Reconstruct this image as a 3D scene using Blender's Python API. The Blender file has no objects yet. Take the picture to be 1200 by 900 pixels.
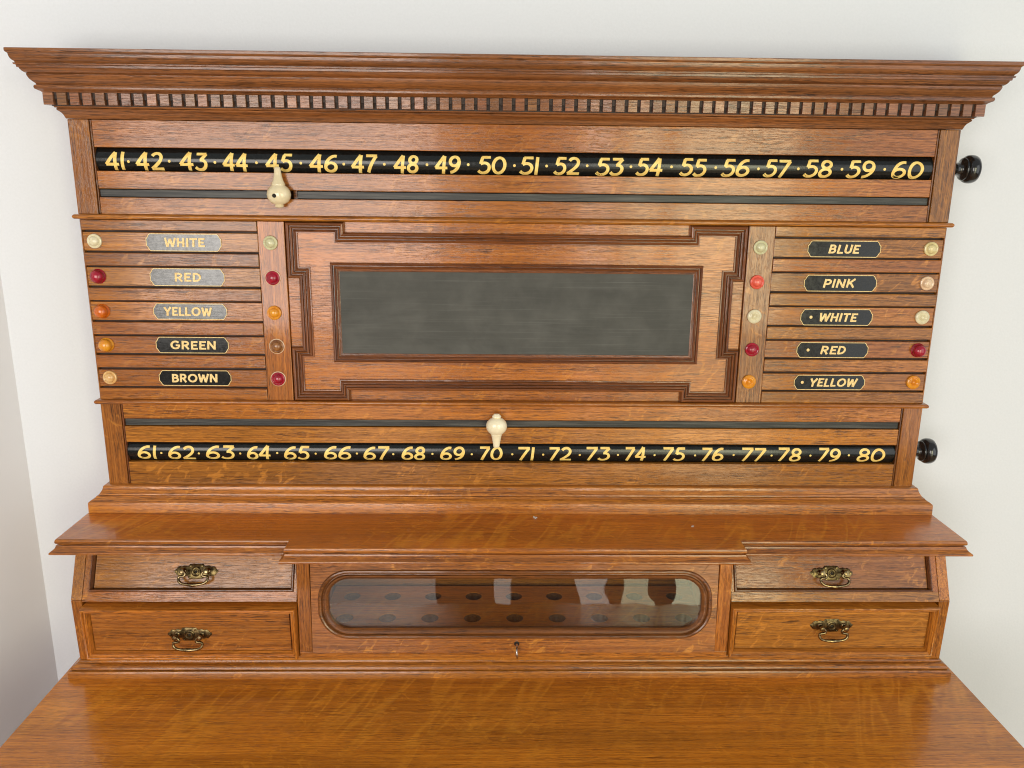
import bpy, bmesh, math, random
from mathutils import Vector, Matrix
random.seed(7)
S = bpy.context.scene
C = S.collection
R = math.radians
PI = math.pi

# ---------------------------------------------------------------- camera
cd = bpy.data.cameras.new("camera")
cam = bpy.data.objects.new("camera", cd)
C.objects.link(cam)
S.camera = cam
cd.sensor_fit = 'HORIZONTAL'
cd.sensor_width = 36.0
cd.lens = 944.72 / 1200.0 * 36.0
cd.clip_start = 0.02
cd.clip_end = 60
rt = Vector((0.99977296, -0.01846991, 0.01062484))
up = Vector((-0.00585892, 0.2411251, 0.97047636))
fw = Vector((0.02048652, 0.97031827, -0.24096214))
cam.matrix_world = Matrix(((rt.x, up.x, -fw.x, -0.03103), (rt.y, up.y, -fw.y, -1.18148),
                           (rt.z, up.z, -fw.z, 0.00800), (0, 0, 0, 1)))

# ---------------------------------------------------------------- light
W = bpy.data.worlds.new("World")
S.world = W
W.use_nodes = True
bg = W.node_tree.nodes["Background"]
bg.inputs[0].default_value = (0.94, 0.965, 1.0, 1)
bg.inputs[1].default_value = 0.38
ROOM_Y = -2.60      # the window wall behind the photographer
FLOOR_Z = -1.60


def window_light(x0, x1, z0, z1, radiance, col):
    a = (x1 - x0) * (z1 - z0)
    l = bpy.data.lights.new("window_light", 'AREA')
    l.shape = 'RECTANGLE'
    l.size = x1 - x0
    l.size_y = z1 - z0
    l.energy = radiance * a * PI
    l.color = col
    o = bpy.data.objects.new("window_light", l)
    C.objects.link(o)
    o.location = ((x0 + x1) / 2, ROOM_Y + 0.03, (z0 + z1) / 2)
    o.rotation_euler = (R(90), 0, 0)


PINK = (1.0, 0.945, 0.885)
GREENISH = (1.0, 0.98, 0.66)
# tall windows: bright sky in the upper panes, dimmer garden and curtains below
for x0, x1, lo, hi, col in ((-1.70, -0.90, 0, 6.8, PINK), (-0.88, -0.30, 1.1, 7.0, PINK), (-0.03, 0.04, 1.5, 0, PINK),
                            (0.35, 0.49, 1.8, 6.0, PINK), (0.56, 0.70, 2.2, 7.5, GREENISH), (0.80, 1.32, 3.3, 7.5, GREENISH)):
    if lo:
        window_light(x0, x1, -1.585, -0.70, lo, col)
    if hi:
        window_light(x0, x1, -0.66, 0.50, hi, col)
# fill light added on the right to brighten the side wall
sl = bpy.data.lights.new("side_fill_light", 'AREA')
sl.shape = 'RECTANGLE'
sl.size, sl.size_y = 1.5, 2.2
sl.energy = 1.5 * 1.5 * 2.2 * PI
sl.color = (0.93, 0.97, 1.0)
so = bpy.data.objects.new("side_fill_light", sl)
C.objects.link(so)
so.location = (1.9, -2.0, 0.0)
so.rotation_euler = Vector((-1, 0.55, 0)).to_track_quat('-Z', 'Y').to_euler()

S.view_settings.view_transform = 'Standard'
S.view_settings.look = 'None'
S.view_settings.exposure = 0.0
S.view_settings.gamma = 1.0
S.view_settings.use_curve_mapping = False
S.render.engine = 'CYCLES'
S.cycles.max_bounces = 8
S.cycles.transparent_max_bounces = 12
S.cycles.sample_clamp_indirect = 6.0
S.cycles.pixel_filter_type = 'BLACKMAN_HARRIS'
S.cycles.filter_width = 1.1


# ---------------------------------------------------------------- materials
def new_mat(name):
    m = bpy.data.materials.new(name)
    m.use_nodes = True
    nt = m.node_tree
    return m, nt, nt.nodes["Principled BSDF"]


class NB:
    """small node helper"""
    def __init__(s, nt):
        s.nt = nt

    def n(s, t, **kw):
        x = s.nt.nodes.new(t)
        for k, v in kw.items():
            setattr(x, k, v)
        return x

    def l(s, a, b):
        s.nt.links.new(a, b)

    def mapping(s, src, scale, rot=(0, 0, 0)):
        m = s.n('ShaderNodeMapping')
        m.inputs['Scale'].default_value = scale
        m.inputs['Rotation'].default_value = rot
        s.l(src, m.inputs[0])
        return m.outputs[0]

    def noise(s, src, scale=1.0, detail=2.0, rough=0.5, dist=0.0):
        m = s.n('ShaderNodeTexNoise')
        m.inputs['Scale'].default_value = scale
        m.inputs['Detail'].default_value = detail
        m.inputs['Roughness'].default_value = rough
        m.inputs['Distortion'].default_value = dist
        s.l(src, m.inputs['Vector'])
        return m.outputs['Fac']

    def rng(s, src, a, b, c=0.0, d=1.0):
        m = s.n('ShaderNodeMapRange')
        m.inputs[1].default_value = a
        m.inputs[2].default_value = b
        m.inputs[3].default_value = c
        m.inputs[4].default_value = d
        s.l(src, m.inputs[0])
        return m.outputs[0]

    def math(s, op, a, b):
        m = s.n('ShaderNodeMath', operation=op)
        for i, v in enumerate((a, b)):
            if isinstance(v, (int, float)):
                m.inputs[i].default_value = v
            else:
                s.l(v, m.inputs[i])
        return m.outputs[0]

    def mix(s, fac, a, b, mode='MIX'):
        m = s.n('ShaderNodeMix', data_type='RGBA', blend_type=mode)
        if isinstance(fac, (int, float)):
            m.inputs[0].default_value = fac
        else:
            s.l(fac, m.inputs[0])
        for i, v in ((6, a), (7, b)):
            if isinstance(v, tuple):
                m.inputs[i].default_value = (*v, 1)
            else:
                s.l(v, m.inputs[i])
        return m.outputs[2]


_oak = {}
TONES = {  # base, light grain, dark pore
    'warm': ((0.310, 0.100, 0.009), (0.54, 0.208, 0.026), (0.034, 0.010, 0.003)),
    'mid': ((0.260, 0.087, 0.010), (0.46, 0.180, 0.027), (0.030, 0.010, 0.004)),
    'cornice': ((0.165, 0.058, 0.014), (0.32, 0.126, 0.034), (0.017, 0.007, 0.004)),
    'dentil': ((0.200, 0.082, 0.030), (0.36, 0.160, 0.065), (0.030, 0.012, 0.006)),
    'dark': ((0.130, 0.043, 0.009), (0.27, 0.098, 0.023), (0.016, 0.006, 0.003)),
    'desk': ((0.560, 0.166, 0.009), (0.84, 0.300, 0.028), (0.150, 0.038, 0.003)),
}


def oak(axis='x', tone='mid', fleck=0.5):
    """quarter-sawn oak: grain along axis, dark pores, pale ray flecks"""
    key = (axis, tone, fleck)
    if key in _oak:
        return _oak[key]
    m, nt, P = new_mat('oak_%s_%s' % (tone, axis))
    b = NB(nt)
    base, lite, pore = TONES[tone]
    tc = b.n('ShaderNodeTexCoord').outputs['Object']
    oi = b.n('ShaderNodeObjectInfo').outputs['Random']
    rnd = b.n('ShaderNodeCombineXYZ')
    for i, k in enumerate((37.0, 11.0, 23.0)):
        b.l(b.math('MULTIPLY', oi, k), rnd.inputs[i])
    add = b.n('ShaderNodeVectorMath', operation='ADD')
    b.l(tc, add.inputs[0])
    b.l(rnd.outputs[0], add.inputs[1])
    # rotate so that grain runs along local x
    rot = {'x': (0, 0, 0), 'y': (0, 0, R(90)), 'z': (0, R(90), 0)}[axis]
    v = b.mapping(add.outputs[0], (1, 1, 1), rot)
    # gentle wander of the grain
    wn = b.n('ShaderNodeTexNoise')
    wn.inputs['Scale'].default_value = 5.0
    wn.inputs['Detail'].default_value = 1.0
    b.l(v, wn.inputs['Vector'])
    wv = b.n('ShaderNodeVectorMath', operation='MULTIPLY_ADD')
    b.l(wn.outputs['Color'], wv.inputs[0])
    wv.inputs[1].default_value = (0.0, 0.006, 0.006)
    b.l(v, wv.inputs[2])
    v = wv.outputs[0]
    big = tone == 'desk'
    grain = b.noise(b.mapping(v, (3.0, 400, 400)), 1.0, 4.0, 0.62)
    broad = b.noise(b.mapping(v, (2.2, 30, 30)), 1.0, 2.0, 0.5)
    pores = b.noise(b.mapping(v, (38, 1020, 1020)), 1.0, 2.0, 0.6)
    pores2 = b.noise(b.mapping(v, (75, 1700, 1700)), 1.0, 1.0, 0.5)
    zone = b.rng(b.noise(b.mapping(v, (4, 90, 90)), 1.0, 2.0), 0.38, 0.60, 0.30, 1.0)
    pm = b.math('MULTIPLY', b.rng(pores, 0.535, 0.61), zone)
    pm2 = b.rng(pores2, 0.55, 0.68, 0.0, 0.5)
    # ray flecks: broken, slanted, wavy pale ribbons
    vf = b.mapping(v, (1, 1, 1), (R(20), R(38), R(38)))
    fl = b.noise(b.mapping(vf, (12, 80, 80) if not big else (9, 70, 70)), 1.0, 2.0, 0.55, 1.1)
    fz = b.rng(b.noise(v, 11.0, 2.0), 0.44, 0.60)
    fm = b.math('MULTIPLY', b.rng(fl, 0.56, 0.66), fz)
    fm = b.math('MULTIPLY', fm, fleck)
    col = b.mix(b.rng(grain, 0.34, 0.66), base, lite)
    hue = b.n('ShaderNodeHueSaturation')
    b.l(col, hue.inputs['Color'])
    val = b.math('MULTIPLY', b.rng(broad, 0.3, 0.7, 0.80, 1.18), b.rng(oi, 0, 1, 0.80, 1.16))
    b.l(val, hue.inputs['Value'])
    b.l(b.rng(b.math('FRACT', b.math('MULTIPLY', oi, 7.3), 0), 0, 1, 0.490, 0.503), hue.inputs['Hue'])
    col = hue.outputs[0]
    col = b.mix(fm, col, tuple(min(1, k * 1.35) for k in lite))
    if big:
        # silver-grain ripples running across the board
        vr = b.mapping(v, (1, 1, 1), (0, 0, R(24)))
        rn = b.noise(b.mapping(vr, (34, 6, 24)), 1.0, 1.0, 0.5, 0.7)
        rid = b.rng(b.math('ABSOLUTE', b.math('SUBTRACT', rn, 0.5), 0), 0.085, 0.0)
        rz = b.rng(b.noise(b.mapping(v, (4.5, 7, 7)), 1.0, 2.0), 0.42, 0.60, 0, 0.42)
        col = b.mix(b.math('MULTIPLY', rid, rz), col, tuple(min(1, k * 1.4) for k in lite))
    col = b.mix(b.math('MULTIPLY', pm, 0.76 if not big else 0.62), col, pore)
    col = b.mix(pm2, col, pore)
    # old marks and stains
    st = b.rng(b.noise(b.mapping(v, (26, 50, 50)), 1.0, 4.0, 0.65), 0.67, 0.80, 0, 0.5)
    col = b.mix(st, col, tuple(k * 0.8 for k in pore))
    b.l(col, P.inputs['Base Color'])
    b.l(b.rng(grain, 0.3, 0.7, 0.34, 0.46), P.inputs['Roughness'])
    P.inputs['Specular IOR Level'].default_value = 0.15
    P.inputs['Coat Weight'].default_value = 0.9
    b.l(b.rng(b.noise(tc, 40.0, 3.0), 0.3, 0.7, 0.06, 0.12), P.inputs['Coat Roughness'])
    hgt = b.math('SUBTRACT', b.rng(broad, 0, 1, 0, 0.25), b.math('ADD', pm, pm2))
    bp = b.n('ShaderNodeBump')
    bp.inputs['Strength'].default_value = 0.42
    bp.inputs['Distance'].default_value = 0.0006
    b.l(hgt, bp.inputs['Height'])
    b.l(bp.outputs[0], P.inputs['Normal'])
    bp2 = b.n('ShaderNodeBump')
    bp2.inputs['Strength'].default_value = 0.085
    bp2.inputs['Distance'].default_value = 0.0006
    b.l(hgt, bp2.inputs['Height'])
    b.l(bp2.outputs[0], P.inputs['Coat Normal'])
    _oak[key] = m
    return m


def simple(name, col, rough=0.4, metal=0.0, coat=0.0, var=0.0, vscale=60, bump=0.0, dark=None):
    m, nt, P = new_mat(name)
    b = NB(nt)
    tc = b.n('ShaderNodeTexCoord').outputs['Object']
    n = b.noise(tc, vscale, 4.0, 0.6)
    d = dark if dark else tuple(k * (1 - var) for k in col)
    c = b.mix(b.rng(n, 0.35, 0.65), d, col)
    b.l(c, P.inputs['Base Color'])
    b.l(b.rng(n, 0.3, 0.7, rough * 1.15, rough * 0.85), P.inputs['Roughness'])
    if name.startswith('gold'):
        wn = b.noise(b.mapping(tc, (420, 420, 700)), 1.0, 4.0, 0.7)
        c2 = b.mix(b.rng(wn, 0.655, 0.70, 0, 0.85), c, (0.05, 0.04, 0.025))
        b.l(c2, P.inputs['Base Color'])
    P.inputs['Metallic'].default_value = metal
    P.inputs['Coat Weight'].default_value = coat
    P.inputs['Coat Roughness'].default_value = 0.06
    if bump:
        bp = b.n('ShaderNodeBump')
        bp.inputs['Strength'].default_value = bump
        bp.inputs['Distance'].default_value = 0.0006
        b.l(n, bp.inputs['Height'])
        b.l(bp.outputs[0], P.inputs['Normal'])
    return m


M_WALL = simple('wall_paint', (0.785, 0.815, 0.865), 0.75, var=0.025, vscale=260, bump=0.35)
M_SIDE = simple('side_wall_paint', (0.84, 0.845, 0.87), 0.8, var=0.02, vscale=9, bump=0.1)
M_ROOM = simple('far_wall_paint', (0.45, 0.41, 0.37), 0.8, var=0.05, vscale=4)
M_FLOOR = simple('floorboards', (0.52, 0.34, 0.20), 0.4, var=0.25, vscale=6)
M_BLACK = simple('black_lacquer', (0.010, 0.012, 0.012), 0.17, var=0.5, vscale=260, bump=0.10)
M_KNOB = simple('ebonised_wood', (0.010, 0.010, 0.010), 0.16, coat=0.5, var=0.3, vscale=80)
M_GOLD = simple('gold_paint', (1.0, 0.80, 0.27), 0.36, metal=0.0, dark=(0.92, 0.60, 0.15), vscale=170)
M_GOLDL = simple('gold_paint_plates', (0.95, 0.76, 0.36), 0.42, metal=0.05, dark=(0.74, 0.48, 0.17), vscale=420)
M_IVORY = simple('ivory', (0.84, 0.72, 0.47), 0.18, coat=0.5, dark=(0.72, 0.62, 0.40), vscale=60)
M_IVORYB = simple('pale_ivory', (0.92, 0.84, 0.62), 0.2, coat=0.5, dark=(0.88, 0.78, 0.54), vscale=60)
M_BRASS = simple('aged_brass', (0.33, 0.245, 0.10), 0.38, metal=1.0, dark=(0.06, 0.042, 0.022), vscale=150, bump=0.3)
M_BRASSD = simple('dark_aged_brass', (0.25, 0.185, 0.085), 0.38, metal=1.0, dark=(0.06, 0.045, 0.024), vscale=150, bump=0.3)
M_BAIL = simple('polished_brass', (0.38, 0.29, 0.15), 0.26, metal=1.0, dark=(0.12, 0.085, 0.04), vscale=200)
M_STEEL = simple('key_steel', (0.72, 0.68, 0.62), 0.2, metal=1.0, var=0.4, vscale=300)
M_HOLE = simple('hole_dark', (0.012, 0.008, 0.005), 0.8)
M_SHADOWGAP = simple('gap_shade', (0.045, 0.018, 0.009), 0.6, var=0.4)  # dark colour standing in for shade in the row and drawer gaps
M_DENT = simple('dentil_gap_shade', (0.045, 0.022, 0.013), 0.6, var=0.5, vscale=400)  # shade between the dentils, painted as a dark backing
M_CRUMB = simple('plaster_crumb', (0.75, 0.72, 0.66), 0.9, var=0.2)


def mat_slot():
    """black stained slat in the pointer slot, with worn grey streaks"""
    m, nt, P = new_mat('black_stained_slat')
    b = NB(nt)
    tc = b.n('ShaderNodeTexCoord').outputs['Object']
    n = b.noise(b.mapping(tc, (14, 420, 420)), 1.0, 3.0, 0.6)
    c = b.mix(b.rng(n, 0.45, 0.72), (0.014, 0.014, 0.013), (0.085, 0.082, 0.072))
    b.l(c, P.inputs['Base Color'])
    P.inputs['Roughness'].default_value = 0.42
    bp = b.n('ShaderNodeBump')
    bp.inputs['Strength'].default_value = 0.5
    bp.inputs['Distance'].default_value = 0.0006
    b.l(n, bp.inputs['Height'])
    b.l(bp.outputs[0], P.inputs['Normal'])
    return m


def mat_plate(worn):
    m, nt, P = new_mat('black_plate_worn' if worn else 'black_plate')
    b = NB(nt)
    tc = b.n('ShaderNodeTexCoord').outputs['Object']
    n = b.noise(b.mapping(tc, (60, 700, 700)), 1.0, 4.0, 0.7)
    n2 = b.noise(tc, 160.0, 3.0, 0.6)
    if worn:
        c = b.mix(b.rng(n, 0.5, 0.75), (0.020, 0.022, 0.022), (0.15, 0.145, 0.13))
        r0, r1 = 0.13, 0.26
    else:
        c = b.mix(b.rng(n, 0.62, 0.8), (0.012, 0.013, 0.013), (0.06, 0.06, 0.055))
        r0, r1 = 0.10, 0.18
    b.l(c, P.inputs['Base Color'])
    b.l(b.rng(n2, 0.3, 0.7, r0, r1), P.inputs['Roughness'])
    P.inputs['Specular IOR Level'].default_value = 1.0 if worn else 0.45
    bp = b.n('ShaderNodeBump')
    bp.inputs['Strength'].default_value = 0.22 if worn else 0.05
    bp.inputs['Distance'].default_value = 0.0004
    b.l(n, bp.inputs['Height'])
    b.l(bp.outputs[0], P.inputs['Normal'])
    return m


def mat_slate():
    m, nt, P = new_mat('chalked_slate')
    b = NB(nt)
    tc = b.n('ShaderNodeTexCoord').outputs['Object']
    s1 = b.noise(b.mapping(tc, (3, 45, 45), (0, R(4), 0)), 1.0, 5.0, 0.7, 0.3)
    s2 = b.noise(tc, 22.0, 4.0, 0.6)
    s3 = b.noise(b.mapping(tc, (7, 520, 520), (0, R(-14), 0)), 1.0, 2.0)
    c = b.mix(b.rng(s1, 0.3, 0.72), (0.056, 0.056, 0.050), (0.078, 0.078, 0.069))
    c = b.mix(b.rng(s2, 0.42, 0.72, 0, 0.35), c, (0.135, 0.133, 0.120))
    c = b.mix(b.rng(s3, 0.60, 0.76, 0, 0.13), c, (0.30, 0.30, 0.28))
    s4 = b.noise(b.mapping(tc, (5, 9, 16), (0, R(12), 0)), 1.0, 5.0, 0.62, 0.8)
    c = b.mix(b.rng(s4, 0.50, 0.72, 0, 0.45), c, (0.128, 0.128, 0.116))
    b.l(c, P.inputs['Base Color'])
    P.inputs['Roughness'].default_value = 0.6
    P.inputs['Specular IOR Level'].default_value = 0.3
    return m


def mat_glass():
    m = bpy.data.materials.new('window_pane_glass')
    m.use_nodes = True
    nt = m.node_tree
    nt.nodes.clear()
    b = NB(nt)
    g = b.n('ShaderNodeBsdfGlossy')
    g.inputs['Roughness'].default_value = 0.014
    g.inputs['Color'].default_value = (1, 1, 1, 1)
    t = b.n('ShaderNodeBsdfTransparent')
    t.inputs['Color'].default_value = (0.93, 0.95, 0.93, 1)
    geo = b.n('ShaderNodeNewGeometry')
    dt = b.n('ShaderNodeVectorMath', operation='DOT_PRODUCT')
    b.l(geo.outputs['Incoming'], dt.inputs[0])
    b.l(geo.outputs['Normal'], dt.inputs[1])
    a = b.math('ABSOLUTE', dt.outputs['Value'], 0)
    k = b.math('POWER', b.math('SUBTRACT', 1.0, a), 5.0)
    f = b.math('ADD', b.math('MULTIPLY', k, 0.93), 0.042)
    bp = b.n('ShaderNodeBump')
    bp.inputs['Strength'].default_value = 1.0
    bp.inputs['Distance'].default_value = 0.00028
    b.l(b.noise(b.n('ShaderNodeTexCoord').outputs['Object'], 26.0, 0.0), bp.inputs['Height'])
    b.l(bp.outputs[0], g.inputs['Normal'])
    mx = b.n('ShaderNodeMixShader')
    b.l(f, mx.inputs[0])
    b.l(t.outputs[0], mx.inputs[1])
    b.l(g.outputs[0], mx.inputs[2])
    out = b.n('ShaderNodeOutputMaterial')
    b.l(mx.outputs[0], out.inputs[0])
    return m


M_SLOT, M_PLATE, M_PLATEW, M_SLATE, M_GLASS = mat_slot(), mat_plate(False), mat_plate(True), mat_slate(), mat_glass()


def bead_mat(name, col, dark):
    m = simple(name, col, 0.14, coat=0.8, dark=dark, vscale=130)
    P = m.node_tree.nodes["Principled BSDF"]
    b = NB(m.node_tree)
    tc = b.n('ShaderNodeTexCoord').outputs['Object']
    src = P.inputs['Base Color'].links[0].from_socket
    c = b.mix(b.rng(b.noise(tc, 520.0, 3.0, 0.6), 0.64, 0.72, 0, 0.7), src, tuple(k * 0.22 for k in dark))
    c = b.mix(b.rng(b.noise(tc, 140.0, 2.0, 0.5), 0.50, 0.75, 0, 0.4), c, tuple(k * 0.55 for k in dark))
    b.l(c, P.inputs['Base Color'])
    b.l(b.rng(b.noise(tc, 300.0, 3.0), 0.3, 0.7, 0.10, 0.32), P.inputs['Roughness'])
    P.inputs['Coat Weight'].default_value = 0.5
    return m


BC = {
    'cream': bead_mat('bead_cream', (0.80, 0.74, 0.52), (0.70, 0.62, 0.40)),
    'greenish': bead_mat('bead_pale_green', (0.68, 0.66, 0.42), (0.58, 0.55, 0.32)),
    'lemon': bead_mat('bead_pale_yellow', (0.80, 0.72, 0.40), (0.68, 0.56, 0.27)),
    'shell': bead_mat('bead_shell_pink', (0.82, 0.62, 0.42), (0.74, 0.50, 0.32)),
    'tan': bead_mat('bead_pale_tan', (0.80, 0.52, 0.22), (0.66, 0.36, 0.12)),
    'red': bead_mat('bead_crimson', (0.42, 0.006, 0.030), (0.26, 0.004, 0.020)),
    'coral': bead_mat('bead_coral', (0.85, 0.15, 0.10), (0.74, 0.10, 0.06)),
    'orange': bead_mat('bead_orange', (0.72, 0.17, 0.010), (0.55, 0.10, 0.006)),
    'amber': bead_mat('bead_amber', (0.80, 0.35, 0.020), (0.70, 0.24, 0.012)),
    'brown': bead_mat('bead_brown', (0.40, 0.17, 0.05), (0.16, 0.055, 0.015)),
    'ring': bead_mat('bead_ring_wood', (0.30, 0.14, 0.08), (0.2, 0.08, 0.04)),
}


# ---------------------------------------------------------------- geometry helpers
def link(name, me, mats, parent=None, smooth=None):
    if not isinstance(mats, (list, tuple)):
        mats = [mats]
    for m in mats:
        me.materials.append(m)
    if smooth:
        for p in me.polygons:
            p.use_smooth = True
        me.set_sharp_from_angle(angle=R(smooth))
    o = bpy.data.objects.new(name, me)
    C.objects.link(o)
    if parent:
        o.parent = parent
    return o


def from_bm(bm, name, mats, parent=None, smooth=None, recalc=True):
    if recalc:
        bmesh.ops.recalc_face_normals(bm, faces=bm.faces)
    me = bpy.data.meshes.new(name)
    bm.to_mesh(me)
    bm.free()
    return link(name, me, mats, parent, smooth)


def bm_box(bm, x0, x1, y0, y1, z0, z1, f=None):
    vs = [(x, y, z) for z in (z0, z1) for y in (y0, y1) for x in (x0, x1)]
    if f:
        vs = [f(*v) for v in vs]
    v = [bm.verts.new(p) for p in vs]
    for q in ((0, 1, 3, 2), (4, 6, 7, 5), (0, 4, 5, 1), (2, 3, 7, 6), (0, 2, 6, 4), (1, 5, 7, 3)):
        bm.faces.new([v[i] for i in q])


def box(name, x0, x1, y0, y1, z0, z1, mat, parent=None, bev=0.0007, f=None, wob=0.0):
    bm = bmesh.new()
    bm_box(bm, x0, x1, y0, y1, z0, z1, f)
    if wob:
        for v in bm.verts:
            v.co += Vector([random.uniform(-wob, wob) for _ in range(3)])
    if bev:
        bmesh.ops.recalc_face_normals(bm, faces=bm.faces)
        bmesh.ops.bevel(bm, geom=list(bm.edges), offset=bev, segments=2, profile=0.5, affect='EDGES')
    return from_bm(bm, name, mat, parent)


def offset_pts(path, d, closed):
    """mitred offset of a 2D path to its right-hand side"""
    n = len(path)
    out = []
    for i in range(n):
        def nrm(a, b):
            dx, dy = b[0] - a[0], b[1] - a[1]
            L = math.hypot(dx, dy)
            return (dy / L, -dx / L)
        n1 = nrm(path[i - 1], path[i]) if (closed or i > 0) else None
        n2 = nrm(path[i], path[(i + 1) % n]) if (closed or i < n - 1) else None
        if n1 is None:
            n1 = n2
        if n2 is None:
            n2 = n1
        k = 1 + n1[0] * n2[0] + n1[1] * n2[1]
        out.append((path[i][0] + d * (n1[0] + n2[0]) / k, path[i][1] + d * (n1[1] + n2[1]) / k))
    return out


def bm_sweep(bm, path, profile, closed, f, caps=False):
    """profile = [(offset, height)], f(a, b, h) -> xyz ; material 0 on a-running segments, 1 on others"""
    rows = []
    for (o, h) in profile:
        rows.append([bm.verts.new(f(p[0], p[1], h)) for p in offset_pts(path, o, closed)])
    n = len(path)
    for j in range(len(profile) - 1):
        for i in range(n if closed else n - 1):
            k = (i + 1) % n
            fc = bm.faces.new((rows[j][i], rows[j][k], rows[j + 1][k], rows[j + 1][i]))
            dx, dy = abs(path[k][0] - path[i][0]), abs(path[k][1] - path[i][1])
            fc.material_index = 0 if dx >= dy else 1
    if caps:
        bm.faces.new(rows[0])
        bm.faces.new(rows[-1])


def sweep(name, path, profile, closed, f, mats, parent, caps=False, smooth=35, back=False):
    bm = bmesh.new()
    if back:  # close the profile behind
        profile = list(profile) + [profile[0]]
    bm_sweep(bm, path, profile, closed, f, caps)
    bmesh.ops.remove_doubles(bm, verts=bm.verts, dist=1e-6)
    return from_bm(bm, name, mats, parent, smooth)


def lathe(bm, prof, axis_f, seg=32):
    """prof = [(r, t)]; axis_f(cos*r, sin*r, t) -> xyz"""
    rows = []
    for r, t in prof:
        if r < 1e-6:
            rows.append([bm.verts.new(axis_f(0, 0, t))])
        else:
            rows.append([bm.verts.new(axis_f(r * math.cos(2 * PI * k / seg), r * math.sin(2 * PI * k / seg), t))
                         for k in range(seg)])
    for a, b in zip(rows, rows[1:]):
        for k in range(seg):
            k2 = (k + 1) % seg
            if len(a) == 1 and len(b) == 1:
                continue
            if len(a) == 1:
                bm.faces.new((a[0], b[k], b[k2]))
            elif len(b) == 1:
                bm.faces.new((a[k], a[k2], b[0]))
            else:
                bm.faces.new((a[k], a[k2], b[k2], b[k]))


def tube(bm, pts, rad, seg=8):
    pts = [Vector(p) for p in pts]
    n = len(pts)
    rs = rad if isinstance(rad, (list, tuple)) else [rad] * n
    rows = []
    ref = Vector((0, 1, 0))
    for i, p in enumerate(pts):
        d = (pts[min(i + 1, n - 1)] - pts[max(i - 1, 0)]).normalized()
        a = d.cross(ref)
        if a.length < 0.05:
            a = d.cross(Vector((1, 0, 0)))
        a.normalize()
        c = d.cross(a).normalized()
        rows.append([bm.verts.new(p + a * rs[i] * math.cos(2 * PI * k / seg) + c * rs[i] * math.sin(2 * PI * k / seg))
                     for k in range(seg)])
    for a, b in zip(rows, rows[1:]):
        for k in range(seg):
            bm.faces.new((a[k], a[(k + 1) % seg], b[(k + 1) % seg], b[k]))
    bm.faces.new(rows[0])
    bm.faces.new(rows[-1])


def arc(cx, cy, rx, ry, a0, a1, n=12):
    return [(cx + rx * math.cos(R(a0 + (a1 - a0) * i / n)), cy + ry * math.sin(R(a0 + (a1 - a0) * i / n)))
            for i in range(n + 1)]


def bez(p0, p1, p2, p3, n=10):
    o = []
    for i in range(n + 1):
        t = i / n
        u = 1 - t
        o.append((u**3 * p0[0] + 3 * u * u * t * p1[0] + 3 * u * t * t * p2[0] + t**3 * p3[0],
                  u**3 * p0[1] + 3 * u * u * t * p1[1] + 3 * u * t * t * p2[1] + t**3 * p3[1]))
    return o


def seg(a, b, n=6):
    return [(a[0] + (b[0] - a[0]) * i / n, a[1] + (b[1] - a[1]) * i / n) for i in range(n + 1)]


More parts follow.
